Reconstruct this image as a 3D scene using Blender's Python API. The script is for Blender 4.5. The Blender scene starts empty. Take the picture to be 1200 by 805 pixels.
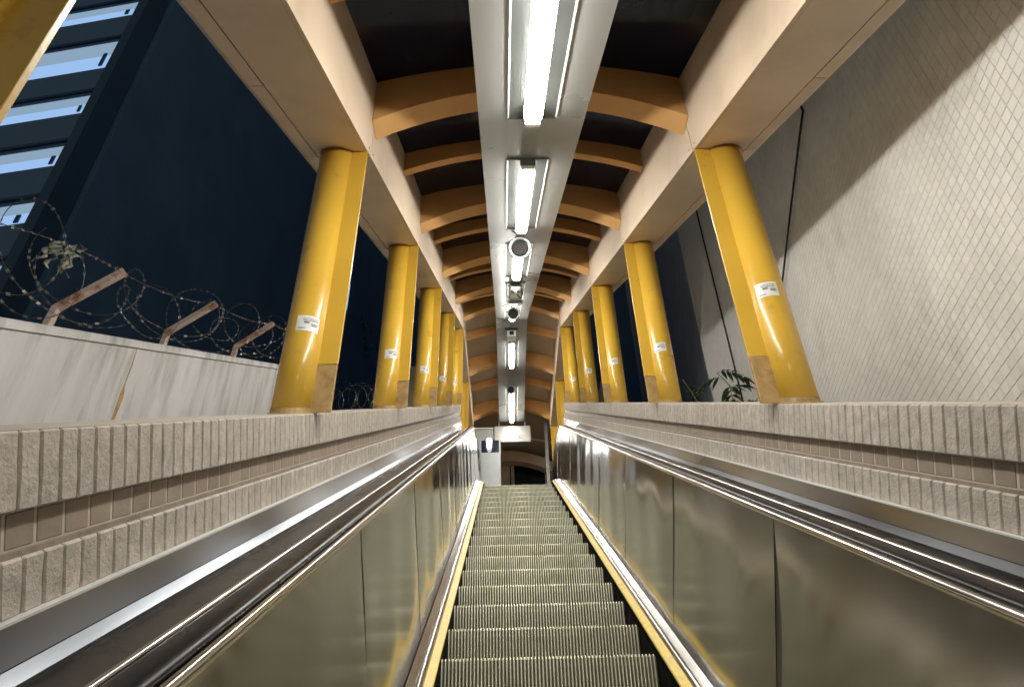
import bpy, math, random
from mathutils import Vector, Matrix
random.seed(7)
SC = bpy.context.scene
COL = SC.collection
R = math.radians
A = R(30); CA, SA, TA = math.cos(A), math.sin(A), math.tan(A)

# ---------------------------------------------------------------- camera
cam = bpy.data.cameras.new('camera'); co = bpy.data.objects.new('camera', cam); COL.objects.link(co)
PITCH, YAW, ROLL = 0.6077, 0.0171, -0.0292
F = Vector((math.sin(YAW)*math.cos(PITCH), math.cos(YAW)*math.cos(PITCH), math.sin(PITCH)))
R0 = Vector((math.cos(YAW), -math.sin(YAW), 0)); U0 = R0.cross(F)
RR = R0*math.cos(ROLL)+U0*math.sin(ROLL); UU = -R0*math.sin(ROLL)+U0*math.cos(ROLL)
co.matrix_world = Matrix(((RR.x, UU.x, -F.x, -0.1937), (RR.y, UU.y, -F.y, -1.1644*SA), (RR.z, UU.z, -F.z, 1.1644*CA), (0, 0, 0, 1)))
cam.sensor_width = 36; cam.lens = 819.2/1200*36; cam.clip_start = 0.02; cam.clip_end = 800
SC.camera = co

# ---------------------------------------------------------------- night sky, faint moonlight, exposure
w = bpy.data.worlds.new("World"); SC.world = w; w.use_nodes = True
wn = w.node_tree.nodes; wl = w.node_tree.links
sky = wn.new('ShaderNodeTexSky'); sky.sky_type = 'NISHITA'; sky.sun_disc = False
sky.sun_elevation = R(0.3); sky.sun_rotation = R(20)
wl.new(sky.outputs[0], wn['Background'].inputs[0]); wn['Background'].inputs[1].default_value = 0.09
SC.view_settings.view_transform = 'Standard'; SC.view_settings.look = 'None'
SC.view_settings.exposure = 1.6; SC.view_settings.gamma = 1
SC.cycles.max_bounces = 8; SC.cycles.diffuse_bounces = 4; SC.cycles.glossy_bounces = 5
SC.cycles.use_denoising = True
SC.cycles.sample_clamp_indirect = 6.0
LAMP = 21.5

# ---------------------------------------------------------------- frames
def W(X, s, N): return Vector((X, s*CA-N*SA, s*SA+N*CA))
YK = 10.33
def base(Y): return TA*min(Y, YK)
def V(X, Y, v): return Vector((X, Y, base(Y)+v))
# escalator path: slope at N up to S1, arc of radius RA, then level
S1, RA, NB = 10.4, 1.3, -0.045
P1 = W(0, S1, NB); CC = Vector((0, P1.y+RA*SA, P1.z-RA*CA)); ARC = RA*A
LANDZ = CC.z+RA
def E(X, u, N):
    if u <= S1: return W(X, u, N)
    n = N-NB
    if u <= S1+ARC:
        a = A-(u-S1)/RA
        return Vector((X, CC.y-(RA+n)*math.sin(a), CC.z+(RA+n)*math.cos(a)))
    return Vector((X, CC.y+(u-S1-ARC), LANDZ+n))

# ---------------------------------------------------------------- materials
def mat(name, col, rough=.5, metal=0., var=.12, scale=6, bump=0., bscale=60, dirt=None, dirt_amt=.5, dirt_scale=2.5,
        stretch=None, aniso=0, emis=None, estr=0, rand=0., coat=0, dirt_lo=.5, dirt_hi=.75, det=6):
    m = bpy.data.materials.new(name); m.use_nodes = True
    nt = m.node_tree; n = nt.nodes; l = nt.links; b = n['Principled BSDF']
    b.inputs['Roughness'].default_value = rough; b.inputs['Metallic'].default_value = metal
    if coat: b.inputs['Coat Weight'].default_value = coat; b.inputs['Coat Roughness'].default_value = .12
    if emis:
        b.inputs['Base Color'].default_value = (*col, 1)
        b.inputs['Emission Color'].default_value = (*emis, 1); b.inputs['Emission Strength'].default_value = estr
        return m
    tc = n.new('ShaderNodeNewGeometry'); src = tc.outputs['Position']
    mp = n.new('ShaderNodeMapping'); l.new(src, mp.inputs[0])
    if stretch: mp.inputs['Scale'].default_value = stretch
    src = mp.outputs[0]
    no = n.new('ShaderNodeTexNoise'); no.inputs['Scale'].default_value = scale; no.inputs['Detail'].default_value = det
    l.new(src, no.inputs['Vector'])
    hs = n.new('ShaderNodeHueSaturation'); hs.inputs['Color'].default_value = (*col, 1)
    mr = n.new('ShaderNodeMapRange'); mr.inputs[1].default_value = .3; mr.inputs[2].default_value = .7
    mr.inputs[3].default_value = 1-var; mr.inputs[4].default_value = 1+var
    l.new(no.outputs[0], mr.inputs[0]); val = mr.outputs[0]
    if rand:
        gi = n.new('ShaderNodeObjectInfo'); ad = n.new('ShaderNodeMath'); ad.operation = 'ADD'
        l.new(gi.outputs['Random'], ad.inputs[0]); l.new(tc.outputs['Random Per Island'], ad.inputs[1])
        fr = n.new('ShaderNodeMath'); fr.operation = 'FRACT'; l.new(ad.outputs[0], fr.inputs[0])
        m2 = n.new('ShaderNodeMapRange'); m2.inputs[3].default_value = 1-rand; m2.inputs[4].default_value = 1+rand*.6
        l.new(fr.outputs[0], m2.inputs[0])
        mu = n.new('ShaderNodeMath'); mu.operation = 'MULTIPLY'; l.new(val, mu.inputs[0]); l.new(m2.outputs[0], mu.inputs[1]); val = mu.outputs[0]
    l.new(val, hs.inputs['Value']); out = hs.outputs[0]
    if dirt:
        dn = n.new('ShaderNodeTexNoise'); dn.inputs['Scale'].default_value = dirt_scale; dn.inputs['Detail'].default_value = 9
        dn.inputs['Roughness'].default_value = .65
        l.new(src, dn.inputs['Vector'])
        dr = n.new('ShaderNodeMapRange'); dr.inputs[1].default_value = dirt_lo; dr.inputs[2].default_value = dirt_hi; dr.inputs[4].default_value = dirt_amt
        l.new(dn.outputs[0], dr.inputs[0])
        mx = n.new('ShaderNodeMix'); mx.data_type = 'RGBA'; l.new(dr.outputs[0], mx.inputs[0])
        l.new(out, mx.inputs[6]); mx.inputs[7].default_value = (*dirt, 1); out = mx.outputs[2]
    l.new(out, b.inputs['Base Color'])
    rr = n.new('ShaderNodeMapRange'); rr.inputs[1].default_value = .3; rr.inputs[2].default_value = .7
    rr.inputs[3].default_value = max(.02, rough*.82); rr.inputs[4].default_value = min(1, rough*1.2)
    l.new(no.outputs[0], rr.inputs[0]); l.new(rr.outputs[0], b.inputs['Roughness'])
    if bump:
        bn = n.new('ShaderNodeTexNoise'); bn.inputs['Scale'].default_value = bscale; bn.inputs['Detail'].default_value = min(det, 5)
        l.new(src, bn.inputs['Vector'])
        bp = n.new('ShaderNodeBump'); bp.inputs['Strength'].default_value = bump; bp.inputs['Distance'].default_value = .01
        l.new(bn.outputs[0], bp.inputs['Height']); l.new(bp.outputs[0], b.inputs['Normal'])
    if aniso:
        b.inputs['Anisotropic'].default_value = aniso
        tg = n.new('ShaderNodeCombineXYZ'); tg.inputs[1].default_value = -SA; tg.inputs[2].default_value = CA
        l.new(tg.outputs[0], b.inputs['Tangent'])
    return m
M = {}
M['yellow'] = mat('yellow_paint', (.66, .40, .045), .32, var=.06, scale=3, bump=.06, bscale=22, dirt=(.36, .19, .05), dirt_amt=.6, dirt_scale=9, dirt_lo=.60, dirt_hi=.74, coat=.3)
M['rib'] = mat('ochre_paint', (.80, .45, .17), .42, var=.08, scale=3, dirt=(.25, .15, .07), dirt_amt=.35, dirt_scale=3)
M['beige'] = mat('beige_paint', (.66, .52, .38), .45, var=.06, scale=2, dirt=(.26, .19, .12), dirt_amt=.35, dirt_scale=1.6, bump=.02, bscale=12)
M['beige_dull'] = mat('dull_beige_paint', (.56, .46, .34), .55, var=.08, scale=2, dirt=(.2, .15, .1), dirt_amt=.4)
M['patch'] = mat('bare_brown_steel', (.42, .27, .10), .5, var=.2, scale=14, dirt=(.16, .09, .04), dirt_amt=.8, dirt_scale=16, bump=.1)
M['spine'] = mat('silver_painted_steel', (.47, .47, .45), .30, metal=.6, var=.03, scale=1.2)
M['trough'] = mat('satin_reflector', (.15, .16, .15), .4, metal=.6, var=.05)
M['steel'] = mat('brushed_steel', (.50, .49, .49), .13, metal=1, var=.10, scale=1.1, bump=.12, bscale=1.5, aniso=.93, det=1.5)
M['steel_bright'] = mat('polished_steel', (.75, .73, .69), .17, metal=1, var=.05, scale=9, bump=.02, bscale=30)
M['steel_deck'] = mat('brushed_deck_steel', (.50, .48, .44), .2, metal=1, var=.08, scale=5, bump=.02, bscale=4, dirt=(.3, .26, .2), dirt_amt=.4, dirt_scale=5)
M['clad'] = mat('satin_cladding_steel', (.22, .235, .26), .22, metal=1, var=.25, scale=1.1, bump=.25, bscale=1.3, det=1.5)  # light and dark patches in the colour imitate reflected lamps
M['dark_steel'] = mat('dark_guide_steel', (.07, .06, .05), .25, metal=.9, var=.15, scale=8)
M['rubber'] = mat('black_rubber', (.012, .011, .012), .30, var=.2, scale=12)
M['skirt'] = mat('black_skirt', (.006, .006, .006), .8, var=.2)
for _n, _v in (('rubber', .22), ('skirt', .1)): M[_n].node_tree.nodes['Principled BSDF'].inputs['Specular IOR Level'].default_value = _v
M['skirt_yellow'] = mat('yellow_edge_paint', (.84, .60, .12), .4, var=.12, scale=20, dirt=(.45, .33, .12), dirt_amt=.6, dirt_scale=14)
M['cleat'] = mat('ribbed_aluminium', (.64, .62, .46), .46, metal=.7, var=.10, scale=9, dirt=(.24, .22, .12), dirt_amt=.5, dirt_scale=9, dirt_lo=.5, dirt_hi=.75)  # yellow bounced light is put into the warm base colour
M['cleat_groove'] = mat('grimy_groove', (.075, .07, .05), .6, metal=.4, var=.3, scale=12)
M['stone'] = mat('split_face_stone_tile', (.58, .52, .455), .85, var=.16, scale=30, bump=.42, bscale=110, rand=.09, dirt=(.30, .26, .21), dirt_amt=.55, dirt_scale=22, dirt_lo=.48, dirt_hi=.72)
M['mortar'] = mat('grey_mortar', (.30, .25, .20), .95, var=.2, scale=30, bump=.3)
M['recess'] = mat('brown_recess_tile', (.36, .29, .225), .5, var=.12, scale=15, bump=.1, rand=.12)
M['grout'] = mat('pale_grout', (.62, .55, .47), .9, var=.1)
M['wtile'] = mat('cream_mosaic_tile', (.87, .84, .78), .42, var=.05, scale=4, rand=.06, dirt=(.52, .43, .31), dirt_amt=.6, dirt_scale=1.6, dirt_lo=.54, dirt_hi=.76, bump=.05, bscale=30)
M['wjoint'] = mat('tile_joint', (.62, .58, .51), .9, var=.2, scale=5, dirt=(.07, .05, .035), dirt_amt=.97, dirt_scale=1.9, dirt_lo=.51, dirt_hi=.6)
M['render_wall'] = mat('blue_grey_render', (.52, .52, .60), .8, var=.12, scale=1.2, dirt=(.34, .34, .40), dirt_amt=.5, dirt_scale=.8, bump=.1)
M['concrete'] = mat('painted_concrete', (.80, .79, .78), .8, var=.08, scale=3, bump=.2, bscale=30, stretch=(2.5, 2.5, .35), dirt=(.38, .35, .30), dirt_amt=.7, dirt_scale=3.5, dirt_lo=.47, dirt_hi=.7)
M['stain'] = mat('rust_stain', (.55, .36, .16), .8, var=.25, scale=20)
M['navy'] = mat('navy_facade_paint', (.15, .29, .50), .7, var=.12, scale=.6, dirt=(.10, .20, .36), dirt_amt=.5, dirt_scale=.5)
M['navy2'] = mat('dark_facade_paint', (.055, .12, .22), .7, var=.12, scale=.6)
M['lit'] = mat('lit_louvre_glass', (.1, .15, .2), .5, emis=(.25, .40, .66), estr=.42)
M['lit_dim'] = mat('dim_lit_ceiling', (.1, .15, .2), .5, emis=(.19, .28, .38), estr=.42)
M['glass'] = mat('dark_tinted_roof_panel', (.003, .008, .03), .16, var=.3, scale=3, bump=.03, bscale=4, dirt=(.03, .045, .07), dirt_amt=.5, dirt_scale=3, dirt_lo=.55)
M['glass'].node_tree.nodes['Principled BSDF'].inputs['Specular IOR Level'].default_value = .3
M['ceiling'] = mat('taupe_ceiling_panel', (.50, .40, .28), .6, var=.1, scale=2)
M['tube'] = mat('lit_tube', (1, 1, 1), .4, emis=(1., .985, .93), estr=LAMP)
M['matt_black'] = mat('matt_black_mesh', (.02, .018, .016), .95, var=.2)
M['reflection_glow'] = mat('lamp_reflection_glow', (1, 1, 1), .4, emis=(1., .985, .93), estr=5)  # emission for a lamp's reflection in dark glass
M['black'] = mat('black_plastic', (.015, .015, .017), .45, var=.2)
M['greycase'] = mat('grey_metal_casing', (.40, .41, .40), .4, metal=.5, var=.08)
M['olive'] = mat('olive_casing', (.20, .20, .14), .45, metal=.3, var=.15)
M['whitecase'] = mat('white_enamel', (.70, .70, .66), .4, var=.05)
M['boxmetal'] = mat('scuffed_white_metal', (.36, .35, .32), .4, metal=.4, var=.1, dirt=(.3, .28, .24), dirt_amt=.6)
M['white'] = mat('white_sticker', (.78, .78, .76), .4, var=.05)
M['ink'] = mat('dark_ink', (.06, .06, .06), .6, var=.1)
M['red'] = mat('red_brown_ink', (.35, .12, .06), .6, var=.1)
M['rustpost'] = mat('flaking_white_post', (.66, .52, .44), .65, var=.15, scale=20, dirt=(.34, .10, .025), dirt_amt=.9, dirt_scale=9, dirt_lo=.53, dirt_hi=.62)
M['wire'] = mat('galvanised_wire', (.16, .14, .12), .4, metal=.7, var=.3, scale=20)
M['barb'] = mat('bright_barb_steel', (.50, .48, .43), .35, metal=.5, var=.3, scale=30)
M['rag'] = mat('torn_plastic', (.30, .31, .25), .6, var=.5, scale=18)
M['leaf'] = mat('plant_leaf', (.045, .085, .03), .45, var=.3, scale=12)
M['leaf2'] = mat('plant_leaf_deep', (.03, .055, .03), .5, var=.3, scale=12)
M['stem'] = mat('plant_stem', (.12, .13, .06), .6, var=.3, scale=12)
M['asphalt'] = mat('asphalt', (.05, .05, .05), .9, var=.2, bump=.3)
M['floor'] = mat('landing_floor', (.20, .19, .17), .6, var=.1)
M['darkglass'] = mat('dark_window_glass', (.008, .011, .02), .15, var=.3)
M['joint'] = mat('joint_shadow_gap', (.05, .035, .02), .8, var=.2)
# faint tile grid on the navy facade
def grid(m, sx, sz, amt):
    nt = m.node_tree; n = nt.nodes; l = nt.links; b = n['Principled BSDF']
    return m

# ---------------------------------------------------------------- mesh builder
class MB:
    def __init__(s): s.v = []; s.f = []; s.m = []; s.sm = []
    def quadstrip(s, rings, closed=True, caps=True, mi=0, smooth=False):
        b0 = len(s.v); k = len(rings[0])
        for r in rings: s.v += [Vector(p) for p in r]
        for i in range(len(rings)-1):
            for j in range(k if closed else k-1):
                a = b0+i*k+j; b = b0+i*k+(j+1) % k
                s.f.append((a, b, b+k, a+k)); s.m.append(mi); s.sm.append(smooth)
        if caps and closed:
            s.f.append(tuple(b0+j for j in reversed(range(k)))); s.m.append(mi); s.sm.append(False)
            e = b0+(len(rings)-1)*k
            s.f.append(tuple(e+j for j in range(k))); s.m.append(mi); s.sm.append(False)
        return s
    def face(s, pts, mi=0):
        b = len(s.v); s.v += [Vector(p) for p in pts]; s.f.append(tuple(range(b, b+len(pts)))); s.m.append(mi); s.sm.append(False); return s
    def hexa(s, f, x0, x1, y0, y1, z0, z1, mi=0):
        "box in a frame f(x, s, n)"
        return s.quadstrip([[f(x0, y, z0), f(x1, y, z0), f(x1, y, z1), f(x0, y, z1)] for y in (y0, y1)], mi=mi)
    def box(s, x0, x1, y0, y1, z0, z1, mi=0):
        return s.hexa(lambda x, y, z: Vector((x, y, z)), x0, x1, y0, y1, z0, z1, mi)
    def sweep(s, f, prof, us, closed=True, mi=0, smooth=False):
        return s.quadstrip([[f(x, u, n) for x, n in prof] for u in us], closed=closed, mi=mi, smooth=smooth)
    def tube(s, pts, r, k=8, mi=0, smooth=True, caps=True):
        pts = [Vector(p) for p in pts]; rings = []
        up = Vector((0.13, .21, 1)).normalized()
        for i, p in enumerate(pts):
            d = (pts[min(i+1, len(pts)-1)]-pts[max(i-1, 0)]).normalized()
            a = d.cross(up)
            if a.length < .05: a = d.cross(Vector((1, 0, 0)))
            a.normalize(); b = d.cross(a); rr = r[i] if isinstance(r, (list, tuple)) else r
            rings.append([p+(a*math.cos(2*math.pi*j/k)+b*math.sin(2*math.pi*j/k))*rr for j in range(k)])
        return s.quadstrip(rings, smooth=smooth, caps=caps, mi=mi)
    def build(s, name, material, parent=None, loc=None, bevel=0, recalc=True):
        me = bpy.data.meshes.new(name)
        L = parent['_loc'] if parent is not None and '_loc' in parent else None
        off = Vector(loc) if loc is not None else (Vector(L) if L is not None else Vector((0, 0, 0)))
        me.from_pydata([tuple(p-off) for p in s.v], [], s.f)
        for mm in (material if isinstance(material, (list, tuple)) else [material]): me.materials.append(M[mm] if isinstance(mm, str) else mm)
        for p, mi, sm in zip(me.polygons, s.m, s.sm): p.material_index = mi; p.use_smooth = sm
        if recalc:
            import bmesh
            bm = bmesh.new(); bm.from_mesh(me); bmesh.ops.recalc_face_normals(bm, faces=bm.faces); bm.to_mesh(me); bm.free()
        o = bpy.data.objects.new(name, me); COL.objects.link(o)
        o['_loc'] = tuple(off)
        if parent is not None:
            o.parent = parent
            if loc is not None: o.location = off-Vector(L if L is not None else (0, 0, 0))
        elif loc is not None: o.location = off
        if bevel:
            bv = o.modifiers.new('bevel', 'BEVEL'); bv.width = bevel; bv.segments = 2; bv.limit_method = 'ANGLE'
        return o
def tag(o, label=None, cat=None, group=None, kind=None):
    if label: o['label'] = label
    if cat: o['category'] = cat
    if group: o['group'] = group
    if kind: o['kind'] = kind
    return o
def thing(name, loc, label, cat, group=None, kind=None):
    o = bpy.data.objects.new(name, None); COL.objects.link(o); o.empty_display_size = .1
    o.location = loc; o['_loc'] = tuple(loc); return tag(o, label, cat, group, kind)
ORD = ['nearest', 'second', 'third', 'fourth', 'fifth', 'sixth', 'seventh', 'eighth', 'ninth', 'tenth', 'eleventh', 'twelfth', 'thirteenth', 'fourteenth']
SIDE = {-1: 'left', 1: 'right'}

# ================================================================ SETTING
g = MB(); g.box(-300, 300, -300, 300, -1.6, -1.5); tag(g.build('ground', 'asphalt'), kind='structure')
g = MB(); g.box(-2.4, 2.4, 9.9, 22, LANDZ-.25, LANDZ-.004); tag(g.build('landing_floor', 'floor'), kind='structure')
g = MB(); g.box(-1.2, 1.2, -6.5, -1.2, -1.1, -.75); tag(g.build('lower_floor', 'floor'), kind='structure')

# ================================================================ ESCALATOR
esc = thing('escalator', W(0, 0, -.11), 'stainless steel escalator climbing between the two stone parapets', 'escalator')
# one step: ribbed riser and tread swept across
def step_mesh():
    b = MB(); n = 60; wd = 1.028; pitch = wd/n; d = .011
    xs = []
    for i in range(n):
        x0 = -wd/2+i*pitch
        xs += [(x0+pitch*.08, 0), (x0+pitch*.42, 0), (x0+pitch*.55, 1), (x0+pitch*.95, 1)]
    path = [(.03, -.29, 1, 0), (.012, -.2, 1, 0), (.004, -.11, 1, 0), (0, -.05, 1, 0), (0, -.012, 1, 0), (.008, 0, .3, 1), (.384, 0, 0, 1)]
    rings = []
    for (y, z, ny, nz) in path:
        rings.append([Vector((x, y+ny*d*g_, z-nz*d*g_)) for x, g_ in xs])
    b.quadstrip(rings, closed=False, caps=False)
    for i in range(len(b.f)):
        if i % (4*n-1) % 4 == 2 and i//(4*n-1) < 6: b.m[i] = 1
    return b
sm = step_mesh()
step0 = None
y0, z0 = W(0, 3.453, NB).y, W(0, 3.453, NB).z
us_k = range(-11, 17)
def nose(k):
    Y = y0+.384*k
    if Y <= P1.y: return Y, z0+(Y-y0)*TA
    if Y < CC.y: return Y, CC.z+math.sqrt(RA*RA-(CC.y-Y)**2)
    return Y, LANDZ
for k in us_k:
    Y, Z = nose(k)
    if Y > CC.y+.2: continue
    if step0 is None:
        sm.v = [p+Vector((0, Y, Z)) for p in sm.v]
        step0 = sm.build('step', ['cleat', 'cleat_groove'], esc, loc=(0, Y, Z), recalc=False); o = step0
    else:
        o = step0.copy(); COL.objects.link(o); o.parent = esc; o.location = Vector((0, Y, Z))-Vector(esc['_loc'])
us_all = [-2.2+.5*i for i in range(int((S1+2.2)/.5)+1)]+[S1]+[S1+ARC*i/8 for i in range(1, 9)]+[S1+ARC+x for x in (.5, 1.0, 1.5)]
us_arc = [u for u in us_all if u >= S1-.01]
c = MB(); c.box(-.60, .60, CC.y+.22, CC.y+1.6, LANDZ-.06, LANDZ+.002); c.build('comb_plate', 'steel_deck', esc)
joints = [-2.2, -.1, .95, 2.2, 3.5, 4.85, 6.2, 7.55, 8.9, 10.25, S1+ARC*.6, S1+ARC+1.5]
for sd in (-1, 1):
    X = lambda x: sd*x
    q = MB(); q.sweep(E, [(X(.516), -.45), (X(.516), -.006), (X(.521), -.006), (X(.521), -.45)], us_all); q.build('skirt', 'skirt', esc)
    q = MB(); q.sweep(E, [(X(.506), -.004), (X(.508), .004), (X(.545), .014), (X(.545), -.01)], us_all); q.build('edge_strip', 'skirt_yellow', esc)
    q = MB(); q.sweep(E, [(X(.547), -.01), (X(.547), .016), (X(.556), .026), (X(.570), .029), (X(.578), .022), (X(.578), -.01)], us_all, smooth=True); q.build('skirt_moulding', 'steel_bright', esc)
    q = MB(); q.sweep(E, [(X(.580), -.01), (X(.580), .018), (X(.612), .034), (X(.625), -.01)], us_all); q.build('skirt_deck', 'steel_deck', esc)
    for a, b_ in zip(joints[:-1], joints[1:]):
        ns = 34; pn = random.Random(int(a*10)+sd*7); ph = [pn.uniform(0, 6.3) for _ in range(6)]; q = MB(); rings = []
        for i in range(ns+1):
            v = i/ns; u = a+.004+(b_-a-.008)*v; ring = []
            edge = math.exp(-(v*(b_-a)/.09))+math.exp(-((1-v)*(b_-a)/.09))      # sheet pulled in at its joints
            for j in range(9):
                t_ = j/8; n_ = .036+.754*t_
                bow = .0028*edge*math.sin(math.pi*t_)+.0026*math.sin(5.1*u+ph[0]+1.1*t_)*math.sin(math.pi*t_)+.0019*math.sin(11.3*u+ph[1]-1.8*t_)*math.sin(math.pi*t_)+.0012*math.sin(3.1*t_*2+ph[2]+u)
                ring.append(E(X(.614+.026*t_+bow), u, n_))
            rings.append(ring)
        q.quadstrip(rings, closed=False, smooth=True)
        for u in (a+.004, b_-.004): q.face([E(X(.614), u, .036), E(X(.640), u, .79), E(X(.65), u, .79), E(X(.624), u, .036)])
        q.build('balustrade_panel', 'steel', esc)
    q = MB(); q.sweep(E, [(X(.640), .03), (X(.66), .78), (X(.665), .78), (X(.645), .03)], us_all); q.build('panel_backing', 'dark_steel', esc)
    # inner bead, dark guide, handrail
    q = MB(); q.sweep(E, [(X(.633), .790), (X(.632), .798), (X(.636), .807), (X(.645), .809), (X(.650), .80), (X(.650), .790)], us_all, smooth=True); q.build('inner_bead', 'steel_bright', esc)
    q = MB(); q.sweep(E, [(X(.651), .77), (X(.651), .790), (X(.672), .790), (X(.672), .796), (X(.710), .796), (X(.710), .790), (X(.733), .790), (X(.733), .77)], us_all); q.build('handrail_guide', 'skirt', esc)
    prof = [(.660, .797), (.657, .803), (.661, .811), (.672, .8155), (.710, .8155), (.721, .811), (.725, .803), (.722, .797)]
    q = MB(); q.sweep(E, [(X(x), n) for x, n in prof], us_all, smooth=True); q.build('handrail', 'rubber', esc)
    q = MB(); q.sweep(E, [(X(.734), .77), (X(.734), .803), (X(.737), .809), (X(.744), .810), (X(.748), .803), (X(.748), .77)], us_all, smooth=True); q.build('outer_bead', 'steel_bright', esc)
    q = MB(); q.sweep(E, [(X(.746), .755), (X(.746), .768), (X(.907), .762), (X(.907), .755)], us_all); q.build('outer_deck', 'dark_steel', esc)
    send = 13.3 if sd < 0 else 13.9
    dj = [-2.2, 4.1, 8.0, 10.9]
    for a, b_ in zip(dj[:-1], dj[1:]):
        q = MB(); q.sweep(W, [(X(.931), .74), (X(.930), .789), (X(.985), .829), (X(.985), .74)], [a+.003, b_-.003]); q.build('outer_cladding', 'clad', esc)
        q = MB(); q.sweep(W, [(X(.905), .74), (X(.908), .7705), (X(.9285), .7877), (X(.9295), .74)], [a+.003, b_-.003]); q.build('deck_edge', 'clad', esc)
    # wedge of cladding where the parapet climbs on past the levelling handrail
    q = MB()
    top = [W(X(.987), u, .829) for u in (10.9, 12.0, 13.0, send)]
    bot = [E(X(.93), 10.9, .785)]+[Vector((X(.93), t.y, max(E(0, S1+ARC, .785).z, 0))) for t in top[1:]]
    for i in range(3): q.face([bot[i], bot[i+1], top[i+1], top[i]])
    q.build('side_cladding', 'steel_deck', esc)

# ================================================================ PARAPETS
def tile_mesh(wy, hz, t, rough, seed, nx=2, nz=3):
    rnd = random.Random(seed); b = MB()
    # grid front with bevelled rim; local x = outwards normal, y = along, z = up
    g_ = {}
    ys = [-wy/2, -wy/2+.004]+[-wy/2+.004+(wy-.008)*i/nx for i in range(1, nx)]+[wy/2-.004, wy/2]
    zs = [0, .004]+[.004+(hz-.008)*i/nz for i in range(1, nz)]+[hz-.004, hz]
    for i, y in enumerate(ys):
        for j, z in enumerate(zs):
            rim = i in (0, len(ys)-1) or j in (0, len(zs)-1)
            x = -t if rim else rnd.uniform(-rough, rough)
            if rim: x = -.004-rnd.uniform(0, rough)
            b.v.append(Vector((x, y+(0 if not rim else rnd.uniform(-.0008, .0008)), z+(rnd.uniform(-rough, rough)*.4 if rim else 0)))); g_[i, j] = len(b.v)-1
    for i in range(len(ys)-1):
        for j in range(len(zs)-1):
            b.f.append((g_[i, j], g_[i+1, j], g_[i+1, j+1], g_[i, j+1])); b.m.append(0); b.sm.append(False)
    # sides back to the wall
    loop = [(i, 0) for i in range(len(ys))]+[(len(ys)-1, j) for j in range(1, len(zs))]+[(i, len(zs)-1) for i in range(len(ys)-2, -1, -1)]+[(0, j) for j in range(len(zs)-2, 0, -1)]
    fr = [g_[p] for p in loop]; bk = []
    for p in fr:
        q = b.v[p]; b.v.append(Vector((-t, q.y, q.z))); bk.append(len(b.v)-1)
    for i in range(len(fr)):
        j = (i+1) % len(fr); b.f.append((fr[i], bk[i], bk[j], fr[j])); b.m.append(0); b.sm.append(False)
    return b
def place_tiles(parent, name, protos, places, matname, rot, flip, limit):
    """places: list of world positions; nearest first become parts, the rest one stuff part"""
    L = Vector(parent['_loc']); meshes = []
    for pb in protos:
        me = bpy.data.meshes.new(name)
        me.from_pydata([(p.x*flip, p.y, p.z) for p in pb.v], [], [f if flip > 0 else tuple(reversed(f)) for f in pb.f]); me.materials.append(M[matname]); meshes.append(me)
    mrot = rot.to_matrix() if hasattr(rot, 'to_matrix') else rot
    for i, p in enumerate(places[:limit]):
        o = bpy.data.objects.new(name, meshes[i % len(meshes)] if False else random.choice(meshes)); COL.objects.link(o)
        o.parent = parent; o.location = p-L; o.rotation_euler = mrot.to_euler()
    rest = places[limit:]
    if rest:
        b = MB()
        for p in rest:
            pb = random.choice(protos); b0 = len(b.v)
            b.v += [mrot @ Vector((q.x*flip, q.y, q.z))+p for q in pb.v]
            b.f += [tuple(b0+i for i in (f if flip > 0 else reversed(f))) for f in pb.f]; b.m += [0]*len(pb.f); b.sm += [False]*len(pb.f)
        tag(b.build(name+'s', matname, parent, recalc=False), kind='stuff')
rotS = Matrix.Rotation(A, 3, 'X')
upper = [tile_mesh(.0515, .134, .010, .0012, i) for i in range(5)]
lower = [tile_mesh(.0515, .094, .010, .0012, 20+i, nz=2) for i in range(5)]
rec = [tile_mesh(.0765, .064, .006, .0004, 40+i, nx=1, nz=1) for i in range(3)]
for sd in (-1, 1):
    send = 13.3 if sd < 0 else 13.9
    par = thing('parapet', W(sd*1.2, 0, -1.0), 'low parapet faced with split stone tiles along the %s of the escalator' % SIDE[sd], 'parapet', 'stone parapets beside the escalator')
    s_ = sd
    q = MB(); q.sweep(W, [(s_*1.012, .830), (s_*1.012, .934), (s_*1.026, .934), (s_*1.026, 1.0), (s_*1.012, 1.0), (s_*1.012, 1.128), (s_*1.30, 1.128), (s_*1.30, -1.2), (s_*1.0, -1.2), (s_*.992, .828)], [-2.0, send]); q.build('core', 'mortar', par)
    q = MB(); q.sweep(W, [(s_*1.0125, 1.129), (s_*1.006, 1.136), (s_*1.31, 1.138), (s_*1.31, 1.129)], [-2.0, send]); q.build('coping', 'stone', par)
    q = MB(); q.sweep(W, [(s_*1.0200, .9345), (s_*1.0200, .9995), (s_*1.0258, .9995), (s_*1.0258, .9345)], [-2.0, send]); q.build('grout_bed', 'grout', par)
    pl = []
    s = .45
    far = []
    while s < send-.03:
        pl.append((s, W(s_*1.0, s, 1.001), 0)); pl.append((s, W(s_*1.0, s+.02, .8305), 1)); s += .0545
    pu = [p for _, p, t in pl if t == 0]; plw = [p for _, p, t in pl if t == 1]
    place_tiles(par, 'stone_tile', upper, pu, 'stone', rotS, -s_, 150)
    place_tiles(par, 'lower_stone_tile', lower, plw, 'stone', rotS, -s_, 150)
    pr = []; s = .5
    while s < send-.05: pr.append(W(s_*1.0185, s, .9355)); s += .080
    place_tiles(par, 'recessed_tile', rec, pr, 'recess', rotS, -s_, 45)
    q = MB(); q.sweep(W, [(s_*.9835, .826), (s_*.9835, .8325), (s_*1.003, .8325), (s_*1.003, .826)], [-2.0, send]); q.build('lower_bead', 'whitecase', par)

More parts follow.
